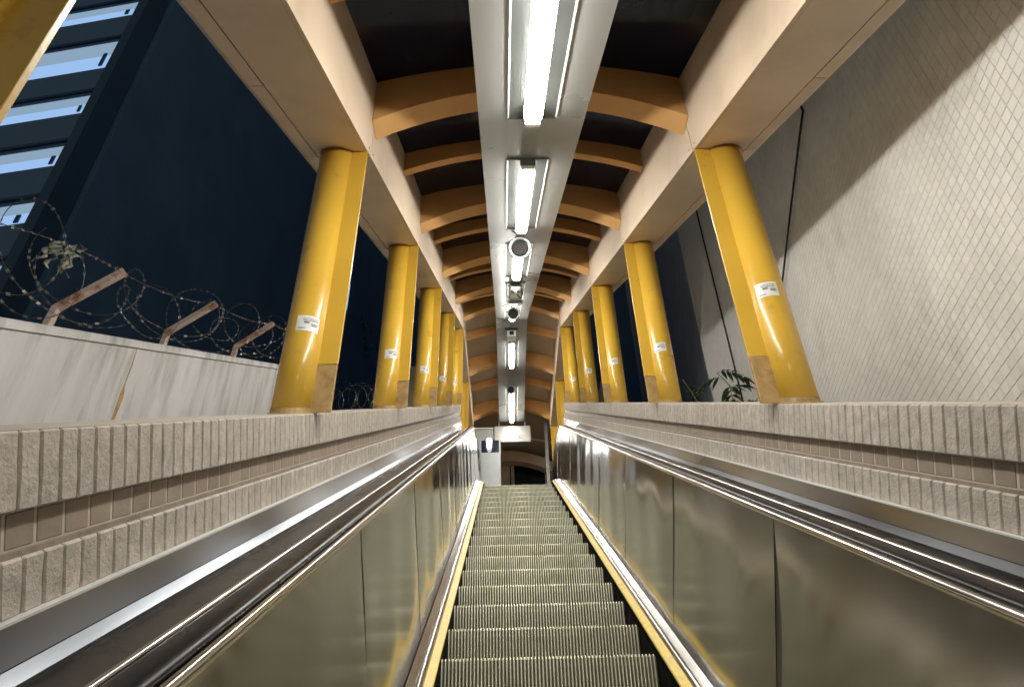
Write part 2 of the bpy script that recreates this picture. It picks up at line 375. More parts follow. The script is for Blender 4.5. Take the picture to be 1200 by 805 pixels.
# ================================================================ COLUMNS
def sticker(par, cx, Y, z, ang, kk, sd):
    r = .0925; hw = .052/r; b = MB(); rings = []
    tilt = random.uniform(-.012, .012)
    for j in range(9):
        a = ang-hw+2*hw*j/8
        rings.append([Vector((cx+math.sin(a)*rr, Y-math.cos(a)*rr, z+dz+tilt*(j-4)/4)) for rr, dz in ((r+.0008, 0), (r+.0008, .085))])
    b.quadstrip(rings, closed=False, smooth=True); st = b.build('sticker', 'white', par, recalc=False)
    m_ = MB()
    def bar(u0, u1, v0, v1):
        rg = []
        for j in range(5):
            u = u0+(u1-u0)*j/4; a = ang-hw+2*hw*u
            rg.append([Vector((cx+math.sin(a)*(r+.0022), Y-math.cos(a)*(r+.0022), z+v*.085+tilt*(2*u-1))) for v in (v0, v1)])
        m_.quadstrip(rg, closed=False)
    bar(.33, .56, .50, .58); rr = random.Random(kk)
    for row in (.70, .80, .64):
        u = .28
        while u < .9:
            w_ = rr.uniform(.02, .05); bar(u, u+w_, row, row+.035); u += w_+.03
    bar(.10, .42, .14, .18); bar(.62, .92, .46, .50); bar(.64, .9, .36, .40)
    mk = m_.build('printed_marks', 'ink', st, recalc=False)
    mk.parent = st
YC = [.05+2.05*k for k in range(8)]    # column stations: -1 .. 6
for sd in (-1, 1):
    for i, Y in enumerate(YC):
        Y = Y+(-.035 if i else .05) if sd < 0 else Y
        cx = sd*1.104; zb = base(Y)+1.3115 if Y < 11 else LANDZ+.0
        if Y > 11: zb = LANDZ
        ztop = base(Y)+3.02+.06
        if i == 0: lab = 'yellow column closest overhead, cut off by the top %s of the photo' % SIDE[sd]
        elif i >= 6: lab = 'yellow column standing on the upper landing, %s row, %s from the parapet end' % (SIDE[sd], 'first' if i == 6 else 'second')
        else: lab = '%s round yellow column from the camera on the %s parapet' % (['', 'nearest complete', 'second complete', 'third complete', 'fourth complete', 'fifth complete'][i], SIDE[sd])
        t = thing('column', (cx, Y, zb), lab, 'column', 'yellow columns carrying the canopy')
        k = 28; b = MB(); zz = [zb-.03, zb+.3, ztop]
        b.quadstrip([[Vector((cx+.0925*math.cos(2*math.pi*j/k), Y+.0925*math.sin(2*math.pi*j/k), z)) for j in range(k)] for z in zz], smooth=True)
        b.build('shaft', 'yellow', t)
        x0, x1 = sorted((sd*1.04, sd*.930))
        ft = ztop-.07; hp = .25
        slz = (lambda y: (y-Y)*TA) if Y < 11 else (lambda y: 0)
        def fin(za, zc, y_a, y_b, xa, xb):
            b = MB(); b.quadstrip([[Vector((xa, y, za+slz(y))), Vector((xb, y, za+slz(y))), Vector((xb, y, zc+slz(y))), Vector((xa, y, zc+slz(y)))] for y in (y_a, y_b)]); return b
        fin(zb+hp, ft, Y-.030, Y-.016, x0, x1).build('fin', 'yellow', t, bevel=.002)
        fin(zb+.002, zb+hp-.004, Y-.034, Y-.014, x0+.002, x1-.002).build('fin_base', 'patch', t, bevel=.002)
        b = MB(); sl_ = (lambda y: (y-Y)*TA) if Y < 11 else (lambda y: 0)
        b.quadstrip([[Vector((cx+rr*math.cos(2*math.pi*j/k), Y+rr*math.sin(2*math.pi*j/k), zb+sl_(Y+rr*math.sin(2*math.pi*j/k))+dz)) for j in range(k)] for rr, dz in ((.104, -.01), (.104, .006), (.094, .009), (.0935, .03))], caps=False)
        b.build('base_ring', 'patch', t)
        # dark collar line where the shaft meets the soffit
        zc = base(Y)+2.988
        b = MB(); b.quadstrip([[Vector((cx+rr*math.cos(2*math.pi*j/k), Y+rr*math.sin(2*math.pi*j/k), base(Y+rr*math.sin(2*math.pi*j/k))+2.988+dz)) for j in range(k)] for rr, dz in ((.101, -.006), (.0935, -.006), (.0935, .01), (.101, .01))], smooth=False, caps=False)
        b.build('collar', 'patch', t)
        if i >= 1 and i < 7:
            a = R(18) if sd < 0 else R(-18)
            sticker(t, cx, Y, zb+(.385 if sd < 0 else .50 if i == 1 else .43)+random.uniform(-.035, .035), a, i*3+sd, sd)

# ================================================================ CANOPY
can = thing('canopy', V(0, 4.15, 2.99), 'long barrel canopy of beige beams, ochre arched ribs and dark roof panels over the escalator', 'canopy')
YE = 14.55
st = [-2.0]+[y for y in YC if y < YE]+[YE]
def ys(a, b_):
    o = [a]
    if a < YK < b_: o.append(YK)
    return o+[b_]
for sd in (-1, 1):
    X = lambda x: sd*x
    for a, b_ in zip(st[:-1], st[1:]):
        u = ys(a+.004, b_-.004)
        q = MB(); q.sweep(V, [(X(.930), 2.990), (X(.930), 3.62), (X(.945), 3.62), (X(.945), 3.006), (X(.95), 2.990)], u); q.build('fascia_panel', 'beige', can)
        q = MB(); q.sweep(V, [(X(.9515), 2.990), (X(.9515), 3.004), (X(1.228), 3.004), (X(1.228), 2.990)], u); q.build('soffit_panel', 'beige', can)
        mid = a+(b_-a)*.62
        for c_, d_ in ((a, mid), (mid, b_)):
            uu = ys(c_+.003, d_-.003)
            q = MB(); q.sweep(V, [(X(1.236), 3.02), (X(1.236), 2.993), (X(1.296), 2.990), (X(1.345), 3.040), (X(1.352), 3.12), (X(1.340), 3.12), (X(1.33), 3.045)], uu); q.build('gutter', 'beige', can)
    q = MB(); q.sweep(V, [(X(.96), 3.02), (X(1.325), 3.02), (X(1.325), 3.55), (X(.96), 3.60)], [-2.0, YK, YE]); q.build('beam_core', 'beige_dull', can)
for sd in (-1, 1):
    b = MB()
    for a in st[1:-1]:
        for dy in (-.05, .05):
            for v_ in (3.03, 3.3, 3.55): b.hexa(V, *sorted((sd*.9268, sd*.9300)), a+dy-.005, a+dy+.005, v_-.005, v_+.005)
    b.build('fascia_screws', 'patch', can)
def rib(Y, hd, va, ka, vt=3.785, kt=.195):
    b = MB(); n = 18; rings = []
    for j in range(n+1):
        x = -.929+1.858*j/n; zb = base(Y)+va-ka*x*x; zt = base(Y)+vt-kt*x*x
        rings.append([Vector((x, Y-hd, zb)), Vector((x, Y+hd, zb)), Vector((x, Y+hd, zt)), Vector((x, Y-hd, zt))])
    b.quadstrip(rings); return b.build('arch_rib', 'rib', can, bevel=.004)
ribY = []
k = -2
for Y in [.05+1.025*i for i in range(-2, 15)]:
    big = (k % 2 == 0)
    if Y < YE:
        if big: rib(Y, .07, 3.505, .334)
        else: rib(Y, .03, 3.625, .25)
        ribY.append(Y)
    k += 1
rb = [-2.0]+ribY[1:]+[YE]
for i, (a, b_) in enumerate(zip(rb[:-1], rb[1:])):
    for xa, xb in ((-.94, 0.), (0., .94)):
        q = MB(); n = 9
        for_y = ys(a+.003, b_-.003)
        pr = [(xa+.002+(xb-xa-.004)*j/n) for j in range(n+1)]
        prof = [(x, 3.795-.195*x*x) for x in pr]+[(x, 3.812-.195*x*x) for x in reversed(pr)]
        q.sweep(V, prof, for_y); q.build('roof_panel', 'glass' if a < YK-.1 else 'ceiling', can)

# ================================================================ SPINE with lamps and devices
sp = thing('light_spine', V(0, 4.15, 3.2), 'grey steel duct running under the middle of the canopy, carrying the lamps', 'duct')
sj = [-2.0, .6, 2.9, 5.2, 7.6, YK, 12.4, 14.47]
for a, b_ in zip(sj[:-1], sj[1:]):
    q = MB(); q.sweep(V, [(-.302, 3.2), (-.302, 3.72), (-.290, 3.72), (-.290, 3.215), (.290, 3.215), (.290, 3.72), (.302, 3.72), (.302, 3.2)], [a+.002, b_-.002]); q.build('duct_panel', 'spine', sp)
q = MB(); q.sweep(V, [(-.285, 3.23), (-.285, 3.70), (.285, 3.70), (.285, 3.23)], [-2.0, YK, 14.46]); q.build('duct_core', 'spine', sp)
def lamp(f, s0, s1, n0, label, r=.052):
    c0 = f(0, (s0+s1)/2, n0); t = thing('tube_lamp', c0, label, 'lamp', 'tube lamps along the duct')
    q = MB()
    for sd in (-1, 1):
        q.sweep(f, [(sd*.130, n0-.0075), (sd*.136, n0-.010), (sd*.139, n0-.010), (sd*.139, n0-.002), (sd*.130, n0-.002)], [s0-.03, s1+.03])
    q.build('flange', 'whitecase', t)
    q = MB(); q.hexa(f, -.05, .05, s0-.028, s1+.028, n0-.046, n0-.0055); q.build('housing', 'trough', t)
    q = MB(); q.hexa(f, -.139, .139, s0-.04, s0-.032, n0-.012, n0-.002); q.hexa(f, -.139, .139, s1+.032, s1+.04, n0-.012, n0-.002); q.hexa(f, -.129, .129, s0-.03, s1+.03, n0-.005, n0-.001); q.build('tray', 'trough', t)
    q = MB(); q.hexa(f, -.045, .045, s0-.03, s0+.02, n0-.066, n0-.047); q.hexa(f, -.045, .045, s1-.02, s1+.03, n0-.066, n0-.047); q.build('end_cap', 'whitecase', t, bevel=.006)
    q = MB(); k = 14; rings = []; cz = n0-.0475
    prof = [(0, .25), (.02, .7), (.06, .95), (.12, 1.0)]
    L_ = s1-s0
    sts = [(s0+.02+a, rr) for a, rr in prof]+[(s1-.02-a, rr) for a, rr in reversed(prof)]
    for s, rr in sts:
        rings.append([f(-r*rr*math.cos(math.pi*j/(k-1)), s, cz-.72*r*rr*math.sin(math.pi*j/(k-1))) for j in range(k)])
    q.quadstrip(rings, smooth=True); q.build('diffuser', 'tube', t)
    return t
nl = 3.2*CA
LE = [-.9, 1.5, 3.9, 6.42, 8.88, 11.2, 13.3]  # first entry is a lamp added out of view for lighting
LL = ['unseen tube lamp added behind the camera to light the lower end', None, 'largest tube lamp, cut off by the top edge of the photo', 'second tube lamp, complete, just before the round grey speaker', 'third tube lamp, partly hidden behind the round grey speaker', 'fourth tube lamp, mostly hidden behind the boxed device and dark lens', 'fifth tube lamp, short glow beneath the small dark lens at the bend of the duct']
for i, e in enumerate(LE):
    e -= .1
    if i == 1:
        continue
    lamp(W, e-1.78 if i != 2 else 1.55, e, nl, LL[i])
lamp(V, 11.05, 12.0, 3.2, 'short tube lamp on the level duct beyond the bend')
lamp(V, 12.85, 14.42, 3.2, 'farthest tube lamp at the end of the duct above the hanging sign')
# devices hung from the duct
def disc_dir(b, c0, d, r0, r1, l, k=20, mi=0):
    a = d.cross(Vector((0, 0, 1))).normalized(); u = a.cross(d)
    b.quadstrip([[c0+d*t+(a*math.cos(2*math.pi*j/k)+u*math.sin(2*math.pi*j/k))*rr for j in range(k)] for t, rr in ((0, r0), (l, r1))], smooth=True, mi=mi)
def speaker(s, n, r, label, f=W, x=-.01):
    c0 = f(x, s, n); d = Vector((-.03, -math.cos(R(26)), -math.sin(R(26)))).normalized()
    t = thing('speaker', c0, label, 'speaker', 'round devices hung from the duct')
    b = MB(); a = d.cross(Vector((0, 0, 1))).normalized(); u = a.cross(d); k = 24
    prof = [(-.10, r*.45), (-.08, r*.7), (-.02, r*.93), (.0, r), (.02, r), (.024, r*.9), (.012, r*.76), (.008, r*.76)]
    b.quadstrip([[c0+d*t_+(a*math.cos(2*math.pi*j/k)+u*math.sin(2*math.pi*j/k))*rr for j in range(k)] for t_, rr in prof], smooth=True, caps=True); b.build('housing', 'greycase', t)
    b = MB(); b.quadstrip([[c0+d*t_+(a*math.cos(2*math.pi*j/k)+u*math.sin(2*math.pi*j/k))*rr for j in range(k)] for t_, rr in ((.005, r*.745), (.013, r*.74), (.016, r*.5), (.017, r*.1))], smooth=True); b.build('grille', 'matt_black', t)
    b = MB()
    for sd in (-1, 1): b.tube([c0+a*sd*r*1.04-d*.03, c0+a*sd*r*1.06+Vector((0, 0, .05)), f(x+sd*r*.7, s, nl-.0 if f is W else 3.2)], .006, 6)
    b.build('bracket', 'greycase', t)
speaker(6.45, 2.60, .108, 'largest round grey speaker with dark grille, between the second and third lamps')
speaker(11.45, 2.62, .105, 'middle round dark lens below the olive boxed device on the duct', x=.0)
speaker(12.70, 3.04, .10, 'farthest small round speaker on the level part of the duct', f=V, x=-.02)
t = thing('device_box', W(0, 9.6, 2.68), 'olive boxed device with loose cables hung from the duct behind the third lamp', 'camera')
b = MB(); b.hexa(W, -.085, .085, 9.38, 9.62, 2.56, 2.745); b.build('casing', 'olive', t, bevel=.012)
b = MB(); disc_dir(b, W(-.035, 9.375, 2.66), Vector((0, -1, 0)), .02, .02, .02); disc_dir(b, W(.035, 9.375, 2.66), Vector((0, -1, 0)), .017, .017, .02); b.build('lens', 'black', t)
b = MB(); b.tube([W(.0, 9.36, 2.66), W(.03, 9.33, 2.60), W(.07, 9.36, 2.57), W(.10, 9.45, 2.62), W(.09, 9.5, 2.70)], .007, 6); b.tube([W(-.085, 9.5, 2.6), W(-.13, 9.5, 2.63), W(-.12, 9.5, 2.76)], .006, 6); b.build('cable', 'black', t)
b = MB(); b.hexa(W, -.12, .10, 9.63, 9.67, 2.53, 2.58); b.hexa(W, -.05, .06, 9.70, 10.2, 2.60, 2.76); b.build('bracket', 'greycase', t)
t = thing('detector_box', V(-.01, 10.75, 3.1), 'small white unit with black window hung from the duct just past its bend', 'detector')
b = MB(); b.hexa(V, -.095, .085, 10.66, 10.84, 3.05, 3.19); b.build('casing', 'whitecase', t, bevel=.01)
b = MB(); b.hexa(V, -.045, .04, 10.64, 10.658, 3.07, 3.15); b.build('window', 'black', t)
b = MB(); b.hexa(V, -.13, .12, 10.60, 10.63, 3.17, 3.195); b.build('bracket', 'black', t)

# sign box at the end of the duct
t = thing('hanging_box', (0, 14.6, 8.64), 'white metal box with a small red mark hanging at the far end of the duct', 'sign')
b = MB(); b.box(-.43, .455, 14.50, 14.74, 8.63, 9.07); b.build('casing', 'boxmetal', t, bevel=.02)
b = MB(); b.box(.13, .27, 14.492, 14.497, 8.72, 8.725); b.box(.13, .27, 14.492, 14.497, 8.80, 8.805); b.box(.13, .135, 14.492, 14.497, 8.726, 8.799); b.box(.265, .27, 14.492, 14.497, 8.726, 8.799); b.box(.15, .20, 14.492, 14.497, 8.74, 8.78); b.build('printed_mark', 'red', t)
b = MB(); b.box(-.32, -.30, 14.52, 14.56, 9.075, 9.4); b.box(.31, .33, 14.52, 14.56, 9.075, 9.4); b.build('hanger', 'greycase', t)

# ================================================================ UPPER LANDING
t = thing('cabinet', (-.47, 12.2, LANDZ), 'pale grey metal cabinet standing on the upper landing left of the doorway', 'cabinet')
b = MB(); b.box(-.67, -.265, 12.0, 12.35, LANDZ, 7.15); b.build('body', 'greycase', t, bevel=.008)
b = MB(); b.box(-.64, -.295, 11.985, 11.998, LANDZ+.1, 7.09); b.build('door', 'greycase', t, bevel=.004)
t = thing('display_unit', (-.47, 12.5, 7.2), 'dark glazed unit with one glowing capsule imitating a lamp reflection, on top of the grey cabinet', 'display')
b = MB(); b.box(-.69, -.26, 12.42, 12.8, 7.0, 7.63); b.build('casing', 'darkglass', t, bevel=.006)
for x in (-.70, -.30):
    b = MB(); b.box(x, x+.035, 12.36, 12.41, 7.0, 7.65); b.build('post', 'greycase', t)
b = MB(); k = 12; b.quadstrip([[Vector((-.50+rr*math.cos(2*math.pi*j/k), 12.34+rr*math.sin(2*math.pi*j/k), z)) for j in range(k)] for z, rr in ((7.40, .02), (7.43, .045), (7.58, .055), (7.62, .04))], smooth=True); b.build('lamp_reflection', 'reflection_glow', t)  # glowing capsule stands in for the reflection of a lamp
t = thing('duct_box', (-.63, 13.1, 8.0), 'grey metal panel box beside the hanging white box, above the dark display', 'box')
b = MB(); b.box(-1.3, -.427, 13.0, 13.4, 7.70, 8.19); b.build('body', 'greycase', t, bevel=.01)
b = MB(); b.box(-1.31, -.420, 12.985, 13.41, 8.193, 8.225); b.build('top_rail', 'whitecase', t)
t = thing('landing_post', (.85, 15, LANDZ), 'slim grey steel post rising right of the doorway on the landing', 'post')
b = MB(); b.box(.815, .895, 14.96, 15.04, LANDZ, 9.4); b.build('shaft', 'greycase', t, bevel=.006)
b = MB(); b.box(.78, .93, 14.92, 15.08, LANDZ, LANDZ+.02); b.build('base_plate', 'greycase', t)
hall = thing('bridge_hall', (0, 17.5, LANDZ), 'beige covered footbridge end behind the landing with arched band and dark doorway', 'building')
yw = 17.4
b = MB()
b.box(-4, -.05, yw, yw+.2, LANDZ, 11); b.box(1.4, 4, yw, yw+.2, LANDZ, 11); b.box(-.05, 1.4, yw, yw+.2, 9.62, 11); b.build('back_wall', 'beige_dull', hall)
b = MB(); b.box(-.05, 1.4, yw+.12, yw+.14, LANDZ, 9.62); b.build('door_glass', 'darkglass', hall)
for x in (-.16, -.02, .92):
    b = MB(); b.box(x, x+.09, yw-.06, yw+.1, LANDZ, 9.62); b.build('door_frame', 'beige_dull', hall)
def arch(y, zc, kx, x0c, th, dp, name, m_):
    b = MB(); rings = []
    for j in range(25):
        x = -3+6*j/24; z = zc-kx*(x-x0c)**2
        rings.append([Vector((x, y, z)), Vector((x, y+dp, z)), Vector((x, y+dp, z+th)), Vector((x, y, z+th))])
    b.quadstrip(rings); b.build(name, m_, hall)
arch(17.0, 9.33, .22, -.15, .30, .3, 'arch_band', 'beige')
arch(16.2, 9.62, .13, -.2, .05, .1, 'arch_band', 'ceiling')
b = MB(); rings = []
for j in range(17):
    x = -3+6*j/16; z = 10.1-.12*(x+.2)**2
    rings.append([Vector((x, 14.8, z)), Vector((x, 17.4, z-.35)), Vector((x, 17.4, z-.30)), Vector((x, 14.8, z+.05))])
b.quadstrip(rings); b.build('curved_ceiling', 'ceiling', hall)
for sd in (-1, 1):
    b = MB(); b.box(*sorted((sd*2.2, sd*2.4)), 13.2, 17.4, LANDZ, 10); b.build('side_wall', 'beige_dull', hall)

# ================================================================ LEFT WALL, POSTS, RAZOR WIRE
lw = thing('boundary_wall', (-2.6, 3, 0), 'pale rendered concrete wall topped by razor wire, left of the escalator', 'wall')
NW = 1.605
b = MB(); b.sweep(W, [(-2.5, -2.6), (-2.5, NW-.05), (-2.72, NW-.05), (-2.72, -2.6)], [0, 7.3]); b.build('wall_body', 'concrete', lw)
b = MB(); b.sweep(W, [(-2.485, NW-.05), (-2.492, NW-.004), (-2.50, NW), (-2.735, NW), (-2.735, NW-.05)], [0, 7.31]); b.build('coping', 'concrete', lw)
b = MB(); b.sweep(W, [(-2.5, -2.6), (-2.5, .95), (-2.72, .95), (-2.72, -2.6)], [7.3, 20]); b.build('lower_wall_body', 'concrete', lw)
# rust stain running down from the coping
b = MB(); pts = []
def wl_(Y, Z, e=.0015): return Vector((-2.5+e, Y, Z))
sy = 3.06; topz = TA*sy+NW/CA-.06
zs_ = [0, .12, .25, .34, .5, .62, .8]; hw_ = [.004, .007, .006, .022, .016, .026, .02]; dx_ = [0, .004, -.002, .006, .0, .004, 0]
b.quadstrip([[wl_(sy+d-h, topz-z), wl_(sy+d+h, topz-z)] for z, h, d in zip(zs_, hw_, dx_)], closed=False)
b.build('rust_stain', 'stain', lw)
for i, Y in enumerate((1.27, 2.35, 3.42, 4.52)):
    zt = TA*Y+NW/CA
    t = thing('fence_post', (-2.58, Y, zt), ['', 'largest bent rusty white post on the wall, nearest the camera', 'middle bent rusty white post on the wall', 'smallest bent rusty white post, beside the nearest yellow column'][i] if i else 'bent rusty post on the wall beyond the left edge', 'post', 'bent posts on the boundary wall')
    b = MB(); xo = -2.56
    cl = [Vector((xo, Y, zt-.02)), Vector((xo+.01, Y, zt+.12)), Vector((xo+.30, Y+.0, zt+.37))]
    def cpro(p, d):
        # channel section: flange width along Y and depth perpendicular
        nrm = Vector((d.z, 0, -d.x)); wv = Vector((0, 1, 0)); h, w2, tk = .018, .018, .005
        pr = [(-w2, -h), (w2, -h), (w2, h), (w2-tk, h), (w2-tk, -h+tk), (-w2+tk, -h+tk), (-w2+tk, h), (-w2, h)]
        return [p+wv*a-nrm*c_ for a, c_ in pr]
    d1 = (cl[1]-cl[0]).normalized(); d2 = (cl[2]-cl[1]).normalized(); dm = (d1+d2).normalized()
    b.quadstrip([cpro(cl[0], d1), cpro(cl[1], dm), cpro(cl[2], d2)]); b.build('channel', 'rustpost', t)
    b = MB(); 
    for fr in (.35, .95): 
        p = cl[1].lerp(cl[2], fr); b.tube([p+Vector((-.03, -.026, .03)), p+Vector((-.03, .026, .03))], .007, 6)
    b.build('bolt', 'black', t)
def razor(pts, name, label, seed, group, barb=.022):
    rnd = random.Random(seed); t = thing(name, pts[0], label, 'razor wire', group)
    b = MB(); b.tube(pts, .0018, 4); b.build('strand', 'wire', t)
    b = MB(); acc = 0
    for p, q in zip(pts[:-1], pts[1:]):
        d = q-p; L_ = d.length; acc += L_
        if acc > .033:
            acc = 0; d = d.normalized(); a = d.cross(Vector((rnd.uniform(-1, 1), rnd.uniform(-1, 1), rnd.uniform(-1, 1)))).normalized(); c_ = (p+q)/2
            for sg in (-1, 1):
                b.face([c_+d*.004, c_+a*sg*.008+d*barb*.5, c_+a*sg*.005, c_+a*sg*.008-d*barb*.5, c_-d*.004])
    tag(b.build('barbs', 'barb', t, recalc=False), kind='stuff')
    return t
def helix(s0, s1, x, n, r, pitch, seed, ph=0, squash=1.0):
    rnd = random.Random(seed); out = []; nn = int((s1-s0)/pitch*46); jr = 0; jn = 0
    for i in range(nn+1):
        u = i/nn; s = s0+(s1-s0)*u; a = ph+2*math.pi*(s-s0)/pitch
        rr = r*(1+.22*math.sin(a*.37+seed)+.14*math.sin(a*1.9+2*seed))
        out.append(W(x+rr*math.cos(a), s+.10*math.sin(a*.53+seed), n+rr*squash*math.sin(a)+.03*math.sin(a*.3)))
    return out
razor(helix(.8, 3.7, -2.36, NW+.27, .235, .62, 3, 1.0), 'razor_wire_coil', 'large loops of razor wire holding a torn plastic rag above the wall', 5, 'razor wire coils on the boundary wall')
razor(helix(3.5, 7.2, -2.40, NW+.24, .21, .80, 8, 2.0), 'razor_wire_coil', 'thin loops of razor wire above the wall between the bent posts and the nearest column', 6, 'razor wire coils on the boundary wall')
razor(helix(7.4, 13.5, -2.45, 1.24, .22, .5, 5, 0), 'razor_wire_coil', 'low razor wire coil seen between the first two yellow columns behind the left parapet', 7, 'razor wire coils on the boundary wall')
razor(helix(.6, 2.9, -2.30, NW+.20, .19, 1.1, 4, 3.0, .8), 'razor_wire_coil', 'smaller slack razor wire loop hanging inside the large loops at the left edge', 11, 'razor wire coils on the boundary wall')
razor(helix(3.0, 6.9, -2.46, NW+.20, .16, .55, 12, 1.0), 'razor_wire_coil', 'tight small razor wire loops close behind the bent posts', 13, 'razor wire coils on the boundary wall')
# straight carrier strands
def sag(a, b_, d, n=30): return [a.lerp(b_, i/n)-Vector((0, 0, d*4*(i/n)*(1-i/n))) for i in range(n+1)]
def tipp(Y): zt = TA*Y+NW/CA; return Vector((-2.27, Y, zt+.36))
arcs = []
for a, b_ in ((.2, 1.27), (1.27, 2.35), (2.35, 3.42), (3.42, 4.52), (4.52, 6.4)):
    arcs += sag(tipp(a), tipp(b_), -.05 if a < 2 else .04, 40)
razor(arcs, 'razor_wire_strand', 'single barbed strand draped along the tips of the bent posts', 9, 'razor wire coils on the boundary wall')
# torn rag
rnd = random.Random(4); b = MB(); c0 = V(0, 1.98, 0); cz = TA*1.98+NW/CA+.40
for k in range(16):
    p = Vector((-2.33+rnd.uniform(-.05, .06), 1.98+rnd.uniform(-.05, .05), cz+rnd.uniform(-.02, .06))); prev = None; L_ = rnd.uniform(.05, .17); n = 6
    dx, dy = rnd.uniform(-.03, .05), rnd.uniform(-.03, .03); wd = rnd.uniform(.008, .022); rings = []
    for j in range(n+1):
        u = j/n; q = p+Vector((dx*u+.012*math.sin(u*9+k), dy*u+.012*math.cos(u*8+k), -L_*u)); ww = wd*(1-.6*u)
        an = k+u*4
        rings.append([q+Vector((math.cos(an)*ww, math.sin(an)*ww, 0)), q-Vector((math.cos(an)*ww, math.sin(an)*ww, 0))])
    b.quadstrip(rings, closed=False, smooth=True)
tag(b.build('plastic_rag', 'rag', loc=(-2.33, 1.98, cz), recalc=False), 'torn strip of dirty plastic caught in the razor wire', 'rag')

# ================================================================ BUILDINGS LEFT
t9 = R(9); du = Vector((-math.cos(t9), math.sin(t9), 0)); nn = Vector((math.sin(t9), math.cos(t9), 0))
P0 = Vector((-9.0, 9.08, 0))
bl = thing('office_building', P0, 'dark navy building with lit blue louvre strips, left beyond the razor wire', 'building')
def FB(x, u, z): return P0+du*u+nn*x+Vector((0, 0, z))      # x = depth behind facade, u = along to the left
rows = [(8.6, 9.0), (9.35, 9.85), (10.81, 11.36), (12.44, 13.04), (14.17, 14.76), (15.81, 16.94), (18.09, 18.6), (20.0, 20.7), (21.9, 22.6), (23.8, 24.5)]
rows = [(7.55, 8.15), (9.17, 9.73), (10.81, 11.38), (12.44, 13.06), (14.15, 14.78), (15.82, 16.9), (18.05, 18.65), (20.0, 20.7), (21.9, 22.6)]
u0 = .28; u1 = 16
b = MB(); zprev = -1.5
for z0_, z1_ in rows:
    bb = MB(); bb.hexa(FB, 0, .5, u0, u1, zprev, z0_+.0); bb.build('spandrel', 'navy', bl)
    bb = MB(); bb.hexa(FB, -.06, -.002, u0, u1, zprev+.12 if zprev > 0 else zprev+1, zprev+.18 if zprev > 0 else zprev+1.1); bb.build('ledge', 'navy2', bl)
    zprev = z1_
bb = MB(); bb.hexa(FB, 0, .5, u0, u1, zprev, 30); bb.build('spandrel', 'navy', bl)
for i, (z0_, z1_) in enumerate(rows):
    h = z1_-z0_
    o = MB().hexa(FB, .02, .40, u0, u1, z0_+.001, z0_+h*.5).build('window', 'lit', bl)
    q = MB().hexa(FB, .012, .40, u0, u1, z0_+h*.505, z1_-.001).build('recess_ceiling', 'lit_dim', o); q.parent = o  # ceiling of the recess; light falling on it is put in as emission
    rnd = random.Random(i); b = MB()
    for k in range(1):
        uu = u0+.10+rnd.uniform(0, .12); b.hexa(FB, -.02, .008, uu, uu+rnd.uniform(.06, .1), z0_+.03+rnd.uniform(0, .1), z0_+h*rnd.uniform(.4, .55))
    b.build('bracket', 'navy2', bl)
MB().hexa(FB, -.06, .5, .0, .26, -1.5, 30).build('corner_pilaster', 'navy2', bl)
# flank of the same block, receding up the hill, with two lit openings
fl = MB(); fl.box(-9.0, -8.8, 9.6, 60, -1.5, 52); fl.build('flank_wall', 'navy', bl)
for (y_, z_, dy_, dz_) in ((28.6, 29.3, .9, 1.1), (29.0, 24.9, 1.2, 1.8)):
    MB().box(-8.80, -8.77, y_, y_+dy_, z_, z_+dz_).build('flank_window', 'lit', bl)
b = MB(); rnd = random.Random(2)
for k in range(34):
    y_ = 33.2+rnd.uniform(0, 3.6); z_ = 25.6+rnd.uniform(0, 1.3); a_ = rnd.uniform(0, 3.1)
    b.tube([Vector((-8.7, y_, z_)), Vector((-8.68, y_+.35*math.cos(a_), z_+.35*math.sin(a_)))], .035, 4)
b.build('wall_vine', mat('dim_blue_vine', (.16, .26, .34), .6), bl)

bt = thing('tower_block', (0, 66, -1.5), 'dark tower block closing the view far behind the upper landing', 'building')
MB().box(-30, 40, 66, 80, -1.5, 90).build('tower_wall', 'navy2', bt)
# ================================================================ RIGHT: tiled wall, grey wall, pipes, cables
ta = math.atan(.2); tu = Vector((math.sin(ta), math.cos(ta), 0)); tn = Vector((-math.cos(ta), math.sin(ta), 0))  # tn faces the escalator
Q0 = Vector((1.52, 0, 0))
def FR(e, u, z): return Q0+tu*u+tn*e+Vector((0, 0, z))
rw = thing('tiled_wall', Q0, 'tall cream mosaic tiled wall close beside the right row of columns', 'wall')
UE = 10.45
MB().hexa(FR, -.25, 0, -1.5, UE, -1.5, 16).build('joint_bed', 'wjoint', rw)
TW, TH = .059, .051
def wt(seed):
    b = MB(); r_ = random.Random(seed); a, h, t_ = TW/2-.0015, TH-.003, .003
    j = lambda: r_.uniform(-.0004, .0004)
    bk = [Vector((0, -a, 0)), Vector((0, a, 0)), Vector((0, a, h)), Vector((0, -a, h))]
    md = [Vector((-t_*.7+j(), p.y, p.z)) for p in bk]
    fr = [Vector((-t_+j(), p.y*.965, .0012+p.z*.96)) for p in bk]
    b.quadstrip([bk, md, fr], caps=False); b.face(list(fr)); return b
prot = [wt(i) for i in range(6)]
places = []
cp = co.matrix_world.translation
def proj(P):
    d = P-cp; z = d.dot(F)
    return (600+819.2*d.dot(RR)/z, 402.5-819.2*d.dot(UU)/z, z) if z > .05 else (-1e4, -1e4, z)
iu = 0
u = .3
while u < UE-.05:
    Yc = tu.y*u; zc = 0
    lo = Yc*TA+1.136/CA-.45; hi = Yc*TA+3.5+.33*u
    j = math.floor(lo/TH)
    while j*TH < hi:
        p = FR(.0005, u, j*TH); X_, Y_, z_ = proj(p)
        inframe = (-10 < X_ < 1215 and -10 < Y_ < 474)
        places.append((0 if inframe else 1, z_, p)); j += 1
    u += TW
